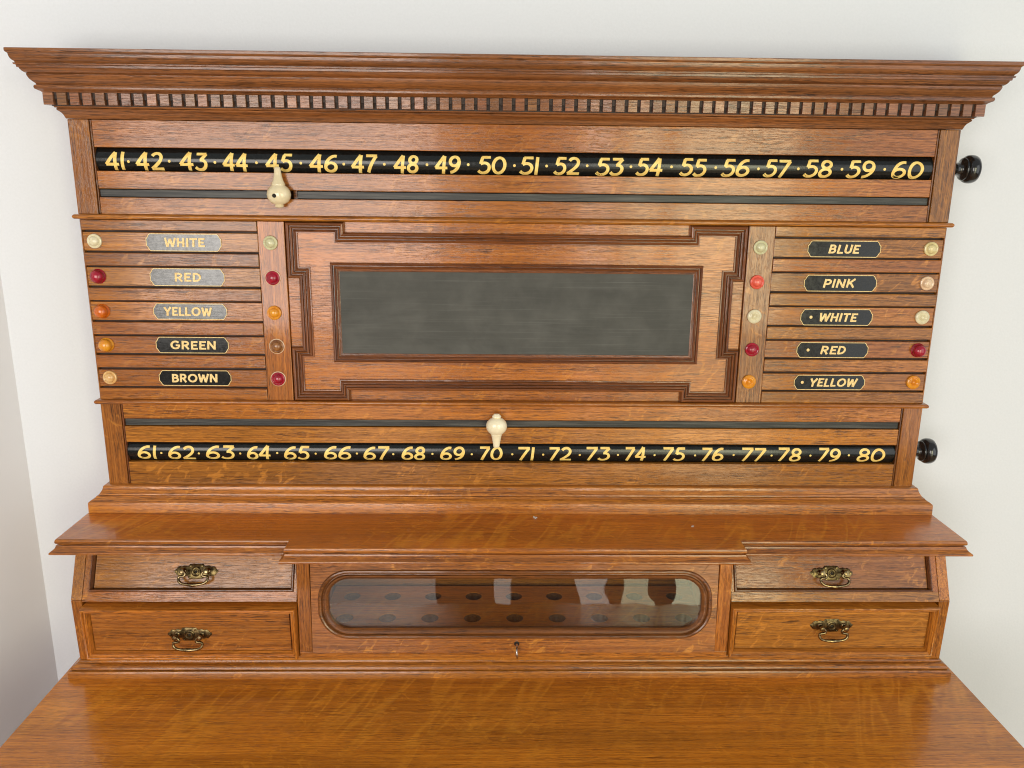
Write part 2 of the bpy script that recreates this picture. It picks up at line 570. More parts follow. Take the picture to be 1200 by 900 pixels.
# ------------------------------------------------ brush letters: glyph = (width, [stroke polylines])
G = {
    '0': (.78, [arc(.39, .5, .32, .43, 90, 450, 26)]),
    '1': (.20, [seg((.10, 1), (.10, 0))]),
    '2': (.74, [arc(.34, .70, .27, .23, 160, -20, 12) + bez((.60, .60), (.52, .40), (.22, .20), (.04, .06), 6),
                seg((.02, .065), (.74, .065))]),
    '3': (.66, [seg((.06, .935), (.60, .935), 4), seg((.60, .94), (.32, .60), 4),
                bez((.26, .60), (.68, .64), (.70, .20), (.40, .08), 9) + bez((.40, .08), (.24, .03), (.10, .08), (.02, .20), 5)[1:]]),
    '4': (.74, [seg((.50, 1), (.02, .32)), seg((.0, .33), (.74, .33), 4), seg((.52, 1), (.52, 0))]),
    '5': (.66, [seg((.17, .935), (.64, .935), 4), seg((.20, .94), (.12, .56), 4),
                bez((.12, .56), (.40, .72), (.66, .52), (.60, .28), 8) + bez((.60, .28), (.54, .02), (.18, -.02), (.02, .18), 8)[1:]]),
    '6': (.70, [arc(.35, .30, .29, .235, 0, 360, 22), bez((.64, .90), (.40, .98), (.06, .74), (.06, .30), 10)]),
    '7': (.66, [seg((.0, .935), (.66, .935), 4), bez((.62, .93), (.44, .66), (.28, .32), (.20, .0), 8)]),
    '8': (.66, [arc(.34, .735, .225, .195, 90, 450, 18), arc(.33, .275, .27, .215, 90, 450, 20)]),
    '9': (.68, [arc(.34, .68, .27, .25, 0, 360, 22), bez((.62, .70), (.66, .40), (.48, .10), (.12, .06), 10)]),
    'W': (1.0, [seg((.08, 1), (.27, 0)), seg((.27, 0), (.50, .90)), seg((.50, .90), (.72, 0)), seg((.72, 0), (.94, 1))]),
    'H': (.72, [seg((.13, 1), (.13, 0)), seg((.59, 1), (.59, 0)), seg((.13, .5), (.59, .5))]),
    'I': (.26, [seg((.13, 1), (.13, 0))]),
    'T': (.66, [seg((.0, .90), (.66, .90)), seg((.33, .95), (.33, 0))]),
    'E': (.60, [seg((.13, 1), (.13, 0)), seg((.13, .90), (.58, .90)), seg((.13, .50), (.50, .50)), seg((.13, .10), (.60, .10))]),
    'R': (.70, [seg((.13, 1), (.13, 0)), [(.13, .90), (.32, .90)] + arc(.34, .68, .22, .22, 90, -90, 10) + [(.13, .46)],
                seg((.34, .46), (.62, 0))]),
    'D': (.72, [seg((.13, 1), (.13, 0)), [(.13, .90), (.26, .90)] + arc(.27, .5, .34, .40, 90, -90, 12) + [(.13, .10)]]),
    'Y': (.74, [seg((.06, 1), (.36, .46)), seg((.68, 1), (.38, .46)), seg((.37, .52), (.37, 0))]),
    'L': (.58, [seg((.13, 1), (.13, 0)), seg((.13, .10), (.58, .10))]),
    'O': (.92, [arc(.46, .5, .35, .41, 90, 450, 26)]),
    'G': (.84, [arc(.44, .5, .33, .41, 42, 320, 22), seg((.72, .22), (.72, .50), 3), seg((.46, .46), (.80, .46), 3)]),
    'N': (.78, [seg((.13, 1), (.13, 0)), seg((.13, .96), (.65, .04)), seg((.65, 1), (.65, 0))]),
    'B': (.70, [seg((.13, 1), (.13, 0)), [(.13, .90), (.32, .90)] + arc(.33, .71, .20, .19, 90, -90, 10) + [(.13, .52)],
                [(.13, .52), (.34, .52)] + arc(.35, .31, .24, .21, 90, -90, 10) + [(.13, .10)]]),
    'U': (.74, [[(.13, 1), (.13, .36)] + arc(.37, .34, .24, .25, 180, 360, 12) + [(.61, 1)]]),
    'P': (.68, [seg((.13, 1), (.13, 0)), [(.13, .90), (.32, .90)] + arc(.34, .66, .23, .24, 90, -90, 10) + [(.13, .42)]]),
    'K': (.74, [seg((.13, 1), (.13, 0)), seg((.64, 1), (.16, .42)), seg((.32, .58), (.66, 0))]),
}


def text_bm(bm, s, f, width, height, stroke, slant, gap=0.10):
    """brush-letter string fitted into width x height; f(u, v, layer) -> xyz"""
    tot = sum(G[c][0] for c in s) + gap * (len(s) - 1)
    kx = width / tot
    x = 0.0
    lay = 0
    for ch in s:
        w, strokes = G[ch]
        jx, jy = random.uniform(-.012, .012), random.uniform(-.02, .02)
        for st in strokes:
            pts = [((x + p[0] + jx) * kx + slant * (p[1] - .5) * height, (p[1] + jy) * height) for p in st]
            cl = math.hypot(pts[0][0] - pts[-1][0], pts[0][1] - pts[-1][1]) < 1e-6 and len(pts) > 6
            n = len(pts)
            L, Rr = [], []
            for i, p in enumerate(pts):
                if cl:
                    a, b = pts[(i - 1) % (n - 1)], pts[(i + 1) % (n - 1)]
                else:
                    a, b = pts[max(i - 1, 0)], pts[min(i + 1, n - 1)]
                dx, dy = b[0] - a[0], b[1] - a[1]
                q = math.hypot(dx, dy) or 1
                nx, ny = -dy / q, dx / q
                # brush: vertical strokes a little fatter than horizontals
                wd = stroke * height * (0.44 + 0.10 * abs(nx)) * random.uniform(.95, 1.05)
                L.append(bm.verts.new(f(p[0] + nx * wd, p[1] + ny * wd, lay)))
                Rr.append(bm.verts.new(f(p[0] - nx * wd, p[1] - ny * wd, lay)))
            for i in range(n - 1):
                bm.faces.new((L[i], L[i + 1], Rr[i + 1], Rr[i]))
            lay += 1
        x += w + gap
    return lay


# ================================================================ the setting
def struct(name, verts, mat):
    me = bpy.data.meshes.new(name)
    me.from_pydata(verts, [], [tuple(range(len(verts)))])
    o = link(name, me, mat)
    o['kind'] = 'structure'
    return o


WY = 0.10        # back wall plane
WXL = -0.807     # side wall plane
struct('back_wall', [(WXL, WY, FLOOR_Z), (3.2, WY, FLOOR_Z), (3.2, WY, 1.6), (WXL, WY, 1.6)], M_WALL)
struct('side_wall', [(WXL - 0.27, -0.62, FLOOR_Z), (WXL, WY, FLOOR_Z), (WXL, WY, 1.6), (WXL - 0.27, -0.62, 1.6)], M_SIDE)
struct('floor', [(-3.2, ROOM_Y, FLOOR_Z), (3.2, ROOM_Y, FLOOR_Z), (3.2, WY, FLOOR_Z), (-3.2, WY, FLOOR_Z)], M_FLOOR)
struct('window_wall', [(-3.2, ROOM_Y, FLOOR_Z), (-3.2, ROOM_Y, 1.0), (3.2, ROOM_Y, 1.0), (3.2, ROOM_Y, FLOOR_Z)], M_ROOM)

# ================================================================ the cabinet
cab = bpy.data.objects.new('scoreboard_cabinet', None)
C.objects.link(cab)
cab.location = (0, 0, 0)
cab['label'] = 'carved oak billiard scoreboard cabinet with two black number rollers, slate and four small drawers'
cab['category'] = 'scoreboard'

oxm, ozm, oym = oak('x', 'mid'), oak('z', 'mid'), oak('y', 'mid')
oxw, ozw, oyw = oak('x', 'warm'), oak('z', 'warm'), oak('y', 'warm')
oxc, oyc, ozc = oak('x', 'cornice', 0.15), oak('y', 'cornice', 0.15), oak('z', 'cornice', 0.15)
oxd, ozd, oyd = oak('x', 'dark', 0.2), oak('z', 'dark', 0.2), oak('y', 'dark', 0.2)
oxf = oak('x', 'mid', 0.75)
FXY = lambda a, b, h: (a, b, h)          # plan sweep: height is z
FXZ = lambda a, b, h: (a, -h, b)         # wall sweep: height is toward the room


def U_path(hx, fy):
    return [(-hx, WY), (-hx, fy), (hx, fy), (hx, WY)]


HB = 0.625
# carcass behind the board
box('backboard', -0.622, 0.622, 0.034, 0.098, -0.470, 0.165, oxd, cab, 0)
# ---- cornice
upper_prof = [(0.0100, 0.1215), (0.0200, 0.1215), (0.0208, 0.1225), (0.0235, 0.1238), (0.0262, 0.1252), (0.0268, 0.1275),
              (0.0262, 0.1298), (0.0240, 0.1306), (0.0246, 0.1322), (0.0272, 0.1345), (0.0296, 0.1372), (0.0312, 0.1405),
              (0.0318, 0.1432), (0.0312, 0.1440), (0.0330, 0.1448), (0.0352, 0.1466), (0.0368, 0.1488), (0.0372, 0.1500),
              (0.0392, 0.1506), (0.0394, 0.1532), (0.0416, 0.1538), (0.0420, 0.1556), (0.0400, 0.1564), (0.0406, 0.1578),
              (0.0424, 0.1590), (0.0440, 0.1612), (0.0448, 0.1640), (0.0452, 0.1668), (0.0472, 0.1684), (0.0478, 0.1695),
              (0.0478, 0.1728), (0.0470, 0.1735), (-0.02, 0.1735)]
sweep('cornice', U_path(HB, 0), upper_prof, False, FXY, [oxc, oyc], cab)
bm = bmesh.new()
bm_box(bm, -0.60, 0.60, 0.02, WY, 0.160, 0.1733)
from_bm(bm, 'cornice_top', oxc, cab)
# dentil band: shallow ledge above, deeper dark backing below
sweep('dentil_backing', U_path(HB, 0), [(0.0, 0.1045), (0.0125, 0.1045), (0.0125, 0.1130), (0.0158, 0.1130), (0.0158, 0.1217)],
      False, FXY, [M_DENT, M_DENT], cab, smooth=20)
lower_prof = [(-0.005, 0.0890), (0.0012, 0.0890), (0.0022, 0.0912), (0.0030, 0.0935), (0.0046, 0.0962), (0.0070, 0.0984),
              (0.0086, 0.0996), (0.0092, 0.1012), (0.0082, 0.1022), (0.0106, 0.1028), (0.0114, 0.1048), (0.0, 0.1050)]
sweep('bed_moulding', U_path(HB, 0), lower_prof, False, FXY, [oxc, oyc], cab)
pitch = 1.2860 / 75.0
HC = HB + 0.0196
gapw = 0.0050
xg0 = -0.62865   # first gap centre, last gap centre mirrored
pg = (0.62865 * 2) / 73.0
blocks = [(-HC, xg0 - gapw / 2)]
for k in range(73):
    blocks.append((xg0 + k * pg + gapw / 2, xg0 + (k + 1) * pg - gapw / 2))
blocks.append((-xg0 + gapw / 2, HC))
cor = bpy.data.objects['cornice']
for i, (a, b_) in enumerate(blocks):
    j = random.uniform(-.0004, .0004)
    end = i in (0, len(blocks) - 1)
    yb = WY - 0.001 if end else -0.005
    box('dentil', a + j, b_ + j, -0.0196 + random.uniform(-.0003, .0003), yb, 0.1054, 0.1213, oak('x', 'dentil', 0.1), cor, 0.0004)

# ---- number board frame
zT, zR1, zR2, zS1, zS2, zU = 0.0885, 0.0516, 0.0197, -0.0046, -0.0163, -0.0400
zL0, zLs1, zLs2, zLr1, zLr2, zLB = -0.3195, -0.3427, -0.3547, -0.3801, -0.4116, -0.4475
for s in (-1, 1):
    for (z0, z1) in ((zU, zT), (zLB, zL0)):
        xa, xb = sorted((s * 0.5962, s * HB))
        box('frame_stile', xa, xb, -0.0012, 0.034, z0, z1, ozm, cab, 0.0009)
        xa, xb = sorted((s * 0.5934, s * 0.5954))
        box('stile_bead', xa, xb, 0.0002, 0.03, z0 + .0005, z1 - .0005, ozd, cab, 0.0005)
for (z0, z1) in ((zR1, zT), (zS1, zR2), (zU, zS2), (zLs1, zL0), (zLr1, zLs2), (zLB, zLr2)):
    box('board_rail', -0.5928, 0.5928, 0.0, 0.0100, z0, z1, oxw if z0 < -0.3 else oxm, cab, 0.0008)
# slot slats
for (z0, z1) in ((zS2, zS1), (zLs2, zLs1)):
    if z0 > -0.1:
        spans = ((-0.5928, -0.347), (-0.3148, 0.5928))
        box('slot_block', -0.3205, -0.3155, 0.006, 0.02, z0 - .001, z1 + .001, oxd, cab, 0)
    else:
        spans = ((-0.5928, 0.5928),)
    for a, b_ in spans:
        box('slot_slat', a, b_, 0.0035, 0.020, z0 + .0006, z1 - .0010, M_SLOT, cab, 0.0006)
# string mouldings above and below the colour rows
bead = [(-0.004, 0), (0.0006, 0), (0.0048, 0.0006), (0.0062, 0.0022), (0.0066, 0.0037), (0.0060, 0.0054), (0.0044, 0.0068),
        (0.0012, 0.0073), (-0.004, 0.0073)]
for zb in (-0.0472, -0.3196):
    sweep('string_moulding', U_path(HB, 0), [(o, zb + h) for o, h in bead], False, FXY, [oxw, oyw], cab)

# ---- number rollers
RR, RYC = 0.0190, 0.0210


def roller(zc, first, spans, dots, hz0, hz1, knobx, slant):
    bm = bmesh.new()
    lathe(bm, [(0, -0.594), (RR, -0.594), (RR, 0.594), (0, 0.594)], lambda a, b_, t: (t, RYC + a, zc + b_), 64)
    r = from_bm(bm, 'number_roller', M_BLACK, cab, 40)
    r['label'] = 'black roller numbered in gold from %d to %d' % (first, first + 19)

    def cyl(x, z, lay):
        rr = RR + 0.00012 + lay * 0.00003
        # vertical painted height measured along the front, kept inside the visible slot
        d = max(-RR * .97, min(RR * .97, z - zc))
        return (x, RYC - math.sqrt(max(rr * rr - d * d, 1e-9)), z)
    for i, (a, b_) in enumerate(spans):
        bm = bmesh.new()
        w = b_ - a
        inset = 0.0012
        text_bm(bm, str(first + i), lambda u, v, lay: cyl(a + inset + u, hz0 + v, lay), w - 2 * inset, hz1 - hz0, 0.172, slant)
        bmesh.ops.recalc_face_normals(bm, faces=bm.faces)
        from_bm(bm, 'painted_number', M_GOLD, r, None, False)
    dm = None
    for x in dots:
        bm = bmesh.new()
        zz = (hz0 + hz1) / 2 + random.uniform(-.0008, .0008)
        rr = 0.00195 if first == 41 else 0.0017
        c = bm.verts.new(cyl(x, zz, 1))
        ring = [bm.verts.new(cyl(x + rr * math.cos(k * PI / 5), zz + rr * math.sin(k * PI / 5), 1)) for k in range(10)]
        for k in range(10):
            bm.faces.new((c, ring[k], ring[(k + 1) % 10]))
        from_bm(bm, 'painted_dot', M_GOLD, r, None)
    # turned end knob outside the frame
    bm = bmesh.new()
    kp = [(0.0112, 0.6200), (0.0112, 0.6290), (0.0098, 0.6300), (0.0096, 0.6370), (0.0102, 0.6395), (0.0118, 0.6412), (0.0142, 0.6424),
          (0.0162, 0.6432), (0.0168, 0.6442), (0.0168, 0.6456), (0.0160, 0.6464), (0.0172, 0.6470), (0.0192, 0.6482), (0.0206, 0.6506),
          (0.0211, 0.6540), (0.0209, 0.6578), (0.0196, 0.6612), (0.0170, 0.6630), (0.0140, 0.6628), (0.0118, 0.6634), (0.0070, 0.6652), (0, 0.6658)]
    lathe(bm, [(q[0] * .96, q[1] + knobx) for q in kp], lambda a, b2, t: (t, RYC + a, zc + b2), 48)
    k = from_bm(bm, 'roller_knob', M_KNOB, r, 60)


upper = [(-.581, -.5534), (-.5381, -.4984), (-.4775, -.4376), (-.417, -.381), (-.3571, -.319), (-.2961, -.2553),
         (-.2368, -.1997), (-.1769, -.141), (-.1188, -.0818), (-.0583, -.0163), (.001, .0297), (.0502, .0888),
         (.1097, .1505), (.1676, .2065), (.23, .2686), (.2902, .3308), (.3507, .3891), (.4082, .4497), (.4707, .5108),
         (.5348, .5816)]
udots = [-.5482, -.4912, -.4276, -.3695, -.3073, -.247, -.1899, -.1297, -.0714, -.006, .0397, .0974, .1597, .2176, .2809,
         .3423, .3996, .4624, .524]
lower = [(-.5793, -.5495), (-.5332, -.4904), (-.4757, -.4302), (-.4128, -.3751), (-.356, -.3161), (-.2947, -.2516),
         (-.2341, -.1941), (-.1757, -.1382), (-.1159, -.0778), (-.0562, -.0186), (.003, .0312), (.0513, .0893),
         (.1086, .1483), (.1695, .204), (.2279, .2646), (.289, .3255), (.3508, .3908), (.4082, .447), (.4718, .508),
         (.5335, .5791)]
ldots = [-.5425, -.4855, -.4224, -.3659, -.307, -.2438, -.188, -.1277, -.067, -.0044, .0434, .1002, .1595, .2165, .2797,
         .3399, .3994, .4603, .5206]
roller(0.0357, 41, upper, udots, 0.0212, 0.0455, 0.003, 0.10)
roller(-0.3959, 61, lower, ldots, -0.4092, -0.3866, -0.001, 0.10)

# ---- colour rows
rows = [(-0.0917, -0.0652), (-0.1420, -0.1152), (-0.1925, -0.1655), (-0.2418, -0.2165), (-0.2925, -0.2670)]
strips = [(-0.0622, -0.0475), (-0.1128, -0.0942), (-0.1630, -0.1448), (-0.2135, -0.1950), (-0.2632, -0.2447), (-0.3123, -0.2950)]
for s in (-1, 1):
    xa, xb = sorted((s * 0.3742, s * 0.6232))
    ea, eb = sorted((s * 0.6232, s * 0.6249))
    box('edge_lipping', ea, eb, 0.0006, 0.034, -0.3123, -0.0475, ozm, cab, 0.0003)
    for (z0, z1) in strips:
        box('divider_strip', xa, xb, -0.0012, 0.0072, z0, z1, oxf if s > 0 else oxm, cab, 0.0011)
    for (z0, z1) in rows:
        xa2, xb2 = xa, xb
        box('row_board', xa2, xb2, 0.0014, 0.0072, z0, z1, oxf if s > 0 else oxm, cab, 0.0007)
    xa, xb = sorted((s * 0.3352, s * 0.3734))
    box('button_stile', xa, xb, -0.0016, 0.0072, -0.3123, -0.0475, ozm, cab, 0.0009)

box('row_gap_shade', -0.6228, 0.6228, 0.0075, 0.034, -0.3125, -0.0475, M_SHADOWGAP, cab, 0)

zb = (-0.0780, -0.1283, -0.1792, -0.2294, -0.2790)


def plate(x0, x1, z0, z1, word, tx0, tx1, slant, dot=None, worn=False):
    n = 0.0062
    h = (z1 - z0)
    c = [(0, .0075), (0.0016, .0058), (0.0040, .0016), (n, 0)]
    pts = []
    pts += [(x0 + a, z0 + b_) for a, b_ in c]
    pts += [(x1 - a, z0 + b_) for a, b_ in reversed(c)]
    pts += [(x1 - a, z1 - b_) for a, b_ in c]
    pts += [(x0 + a, z1 - b_) for a, b_ in reversed(c)]
    bm = bmesh.new()
    f = [bm.verts.new((p[0], 0.0008, p[1])) for p in pts]
    g = [bm.verts.new((p[0], 0.0021, p[1])) for p in pts]
    bm.faces.new(f)
    for i in range(len(pts)):
        j = (i + 1) % len(pts)
        bm.faces.new((f[i], f[j], g[j], g[i]))
    p = from_bm(bm, 'name_plate', M_PLATEW if worn else M_PLATE, cab)
    p['label'] = 'black notched plate lettered %s in gold%s' % (word, ' after a dot' if dot is not None else '')
    # gold line round the edge (ccw path, right side = outward)
    sweep('border_line', pts, [(-0.0010, -0.0006), (-0.0010, -0.00055), (-0.0001, -0.00055)], True,
          lambda a, b_, h_: (a, 0.0004 + 0.0, b_) if False else (a, 0.00055, b_), M_GOLDL, p, smooth=None)
    bm = bmesh.new()
    lh = 0.0128
    zc = (z0 + z1) / 2
    text_bm(bm, word, lambda u, v, lay: (tx0 + u, 0.00050 - lay * 0.00003, zc - lh / 2 + v), tx1 - tx0, lh, 0.225, slant, 0.06)
    if dot is not None:
        ring = [bm.verts.new((dot + .0023 * math.cos(k * PI / 8), 0.0005, zc + .0023 * math.sin(k * PI / 8))) for k in range(16)]
        bm.faces.new(ring)
    bmesh.ops.recalc_face_normals(bm, faces=bm.faces)
    from_bm(bm, 'lettering', M_GOLDL, p, None, False)


def fr(x0, x1, a, b_, c):    # position along the plate from measured fractions
    return x0 + (x1 - x0) * (c - a) / (b_ - a)


LP = [('WHITE', -.5342, -.4264, -.0919, -.0657, 170.7, 259.3, 192, 240), ('RED', -.5332, -.4256, -.1420, -.1153, 176.3, 263.3, 204.5, 236.5),
      ('YELLOW', -.5332, -.4256, -.1912, -.1664, 179.8, 266.3, 192, 248.2), ('GREEN', -.5342, -.4270, -.2418, -.2162, 182.3, 267.5, 199, 253),
      ('BROWN', -.5343, -.4267, -.2916, -.2668, 186, 271, 200.7, 255)]
for i, (w, x0, x1, z0, z1, a, b_, t0, t1) in enumerate(LP):
    plate(x0, x1, z0 + .0004, z1 - .0006, w, fr(x0, x1, a, b_, t0), fr(x0, x1, a, b_, t1), 0.06, None, i < 3)
RP = [('BLUE', .4236, .5318, -.0915, -.0672, 946.7, 1032.7, 971.7, 1007.7, None), ('PINK', .4232, .5316, -.1417, -.1170, 942.3, 1027.7, 965, 1002.6, None),
      ('WHITE', .4229, .5313, -.1925, -.1676, 938.3, 1022.7, 960, 1004.7, 950.6), ('RED', .4218, .5308, -.2420, -.2180, 933.3, 1017.7, 961.8, 991.5, 946.8),
      ('YELLOW', .4226, .5315, -.2920, -.2684, 930.7, 1013.7, 949, 1003.8, 940.5)]
for (w, x0, x1, z0, z1, a, b_, t0, t1, d) in RP:
    plate(x0, x1, z0, z1 - .0002, w, fr(x0, x1, a, b_, t0), fr(x0, x1, a, b_, t1), 0.20, None if d is None else fr(x0, x1, a, b_, d))

DOME = [(0.0098, .001), (0.0100, -.0012), (0.0096, -.0028), (0.0082, -.0036), (0.0074, -.0032), (0.0071, -.0030),
        (0.0066, -.0042), (0.0052, -.0060), (0.0030, -.0071), (0, -.0075)]
HIGH = [(0.0100, .001), (0.0102, -.0012), (0.0092, -.0026), (0.0086, -.0034), (0.0090, -.0050), (0.0086, -.0085),
        (0.0070, -.0112), (0.0040, -.0130), (0, -.0136)]
TURNED = [(0.0098, .001), (0.0102, -.0010), (0.0099, -.0028), (0.0086, -.0040), (0.0072, -.0044), (0.0062, -.0036),
          (0.0052, -.0040), (0.0044, -.0034), (0.0036, -.0046), (0.0029, -.0036), (0.0021, -.0046), (0.0012, -.0036), (0, -.0040)]
beads = {
    -.6065: [('cream', DOME, 'cream button'), ('red', HIGH, 'tall crimson button'), ('orange', HIGH, 'orange button'),
             ('amber', HIGH, 'amber orange button'), ('tan', DOME, 'pale tan button with a dark chip')],
    -.3555: [('greenish', DOME, 'pale greenish cream button'), ('red', DOME, 'crimson button in a pale ring'), ('amber', DOME, 'amber button'),
             ('brown', DOME, 'brown button in a wooden ring'), ('red', DOME, 'crimson button')],
    .3527: [('greenish', DOME, 'pale greenish button'), ('coral', DOME, 'coral pink button'), ('cream', TURNED, 'cream button with turned rings'),
            ('red', DOME, 'crimson button'), ('amber', TURNED, 'amber button with turned rings')],
    .6057: [('lemon', DOME, 'pale yellow button'), ('shell', DOME, 'shell pink button'), ('cream', TURNED, 'cream button with turned centre'),
            ('red', HIGH, 'crimson button'), ('amber', TURNED, 'amber button with turned centre')],
}
for x, lst in beads.items():
    for z, (mk, prof, lab) in zip(zb, lst):
        y0 = -0.0016 if abs(x) < .5 else 0.0014
        bm = bmesh.new()
        dx = random.uniform(-.0006, .0006)
        lathe(bm, [(q * 1.05, w) for q, w in prof], lambda a, b_, t: (x + dx + a, y0 + t, z + b_), 32)
        o = from_bm(bm, 'button', BC[mk], cab, 32)
        o['label'] = lab
        if mk in ('brown',) or (mk == 'red' and abs(x) < .36 and x < 0):
            bm = bmesh.new()
            lathe(bm, [(0.0096, .001), (0.0112, .0002), (0.0114, -.0009), (0.0104, -.0016), (0.0097, -.0012)],
                  lambda a, b_, t: (x + dx + a, y0 + t, z + b_), 32)
            from_bm(bm, 'button_ring', BC['shell'], o, 40)
# dark chip on the lowest left button, centre dots on the turned ones are part of the turning

# ---- centre panel with eared moulding and slate
box('field_panel', -0.3348, 0.3348, 0.0035, 0.0072, -0.3123, -0.0475, oxw, cab, 0.0006)
X0, X1, X2 = 0.3332, 0.2495, 0.3172
T0, T1, B0, B1 = -0.0480, -0.0622, -0.3121, -0.2962
S0, S1 = -0.1285, -0.2300
# ccw seen from the room (x right, z up): right side of travel = outward
ear = [(-X0, B0), (-X1, B0), (-X1, B1), (X1, B1), (X1, B0), (X0, B0), (X0, S1), (X2, S1), (X2, S0), (X0, S0), (X0, T0), (X1, T0),
       (X1, T1), (-X1, T1), (-X1, T0), (-X0, T0), (-X0, S0), (-X2, S0), (-X2, S1), (-X0, S1)]
earp = [(0, -.0036), (0, .0010), (-.0004, .0040), (-.0016, .0062), (-.0032, .0068), (-.0046, .0060), (-.0052, .0040), (-.0054, .0020),
        (-.0062, .0020), (-.0066, .0042), (-.0076, .0052), (-.0088, .0046), (-.0094, .0028), (-.0096, .0006), (-.0104, .0006),
        (-.0108, .0024), (-.0118, .0030), (-.0128, .0022), (-.0132, .0000), (-.0140, -.0012), (-.0156, -.0014), (-.0160, -.0036)]
sweep('eared_moulding', ear, earp, True, FXZ, [oxd, ozd], cab, smooth=28)
rect = [(-0.2722, -0.2532), (0.2722, -0.2532), (0.2722, -0.1056), (-0.2722, -0.1056)]
sp = [(0, -.0036), (0, .0006), (-.0008, .0028), (-.0022, .0038), (-.0036, .0028), (-.0040, .0008), (-.0042, -.0006), (-.0052, -.0006),
      (-.0056, .0010), (-.0068, .0018), (-.0080, .0008), (-.0084, -.0014), (-.0094, -.0018), (-.0112, -.0020), (-.0128, -.0026), (-.0130, -.0050)]
sweep('slate_frame', rect, sp, True, FXZ, [oxd, ozd], cab, smooth=28)
box('slate', -0.2610, 0.2610, 0.0031, 0.0060, -0.2440, -0.1140, M_SLATE, cab, 0)

# ---- moulded foot of the board, standing on the shelf
ZS = -0.4861
footp = [(-0.01, -0.4470), (0.0010, -0.4470), (0.0060, -0.4480), (0.0072, -0.4492), (0.0076, -0.4512), (0.0086, -0.4545),
         (0.0104, -0.4575), (0.0118, -0.4598), (0.0122, -0.4614), (0.0150, -0.4620), (0.0156, -0.4636), (0.0178, -0.4652),
         (0.0212, -0.4668), (0.0238, -0.4690), (0.0244, -0.4705), (0.0247, ZS + .0002), (-0.01, ZS + .0002)]
sweep('foot_moulding', U_path(HB, 0), footp, False, FXY, [oxw, oyw], cab)

# ---- shelf with breakfront
xs, ys, xb, yb = 0.6513, -0.1176, 0.3225, -0.1445
sh = [(-xs, WY - .001), (-xs, ys), (-xb, ys), (-xb, yb), (xb, yb), (xb, ys), (xs, ys), (xs, WY - .001)]
shp = [(-0.0004, ZS), (0.0002, ZS - .0006), (0.0010, ZS - .0020), (0.0014, ZS - .0044), (0.0010, ZS - .0062), (-0.0004, ZS - .0074),
       (-0.0022, ZS - .0080), (-0.0022, ZS - .0090), (0.0004, ZS - .0095), (0.0008, ZS - .0110), (0.0016, ZS - .0128), (0.0034, ZS - .0150),
       (0.0058, ZS - .0166), (0.0074, ZS - .0176), (0.0080, ZS - .0190), (0.0076, ZS - .0206), (0.0050, ZS - .0212), (-0.02, ZS - .0212)]
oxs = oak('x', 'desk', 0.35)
bm = bmesh.new()
bm_sweep(bm, sh, shp, False, FXY)
bmesh.ops.recalc_face_normals(bm, faces=bm.faces)
p_ = offset_pts(sh, -0.0004, False)
q_ = [bm.verts.new((p[0], p[1], ZS)) for p in p_]
e0 = bm.verts.new((p_[0][0], p_[2][1], ZS))
m0 = bm.verts.new((p_[2][0], p_[0][1], ZS))
m1 = bm.verts.new((p_[5][0], p_[0][1], ZS))
for q in ((q_[0], q_[1], q_[2], m0), (m0, q_[2], q_[3], q_[4], q_[5], m1), (m1, q_[5], q_[6], q_[7])):
    fc = bm.faces.new(q)
    fc.material_index = 2
bm.verts.remove(e0)
bmesh.ops.remove_doubles(bm, verts=bm.verts, dist=1e-6)
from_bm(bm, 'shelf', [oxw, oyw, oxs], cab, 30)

# ---- drawer case
ZC = ZS - .0212          # underside of the shelf
YU, YK, ZK, YL, ZLo = -0.0647, -0.1025, -0.5900, -0.0985, -0.6900


def prism(name, x0, x1, yz, mat, bev=0.0008):
    bm = bmesh.new()
    a = [bm.verts.new((x0, p[0], p[1])) for p in yz]
    b_ = [bm.verts.new((x1, p[0], p[1])) for p in yz]
    bm.faces.new(a)
    bm.faces.new(b_)
    n = len(yz)
    for i in range(n):
        j = (i + 1) % n
        bm.faces.new((a[i], a[j], b_[j], b_[i]))
    if bev:
        bmesh.ops.recalc_face_normals(bm, faces=bm.faces)
        bmesh.ops.bevel(bm, geom=list(bm.edges), offset=bev, segments=2, profile=0.5, affect='EDGES')
    return from_bm(bm, name, mat, cab)


for s in (-1, 1):
    xa, xb_ = sorted((s * 0.6345, s * 0.650))
    # each end stile is two lengths of oak meeting at the bow
    prism('end_stile', xa, xb_, [(YU, ZC), (YK, ZK + .0002), (0.05, ZK + .0002), (0.05, ZC)], ozw)
    prism('end_stile', xa, xb_, [(YK, ZK - .0002), (YL, ZLo), (0.05, ZLo), (0.05, ZK - .0002)], ozw)
    xa, xb_ = sorted((s * 0.638, s * 0.649))
    box('case_side', xa, xb_, 0.05, WY - .002, ZLo, ZC, oyw, cab, 0)
    xa, xb_ = sorted((s * 0.3016, s * 0.3206))
    prism('centre_stile', xa, xb_, [(-0.0990, ZC), (-0.1040, -0.6735), (0.05, -0.6735), (0.05, ZC)], ozw)
box('base_rail', -0.6343, 0.6343, -0.1000, -0.02, -0.6905, -0.6832, oxw, cab, 0.0006)
box('door_rail', -0.3206, 0.3206, -0.1035, -0.02, -0.6836, -0.6740, oxw, cab, 0.0005)
box('case_back', -0.634, 0.634, 0.088, WY - .004, ZLo, ZC, oxw, cab, 0)
for s in (-1, 1):   # drawer divider boards seen only in the gaps
    xa, xb_ = sorted((s * 0.3206, s * 0.6343))
    box('drawer_divider', xa, xb_, -0.088, 0.08, -0.5965, -0.5915, oxd, cab, 0)

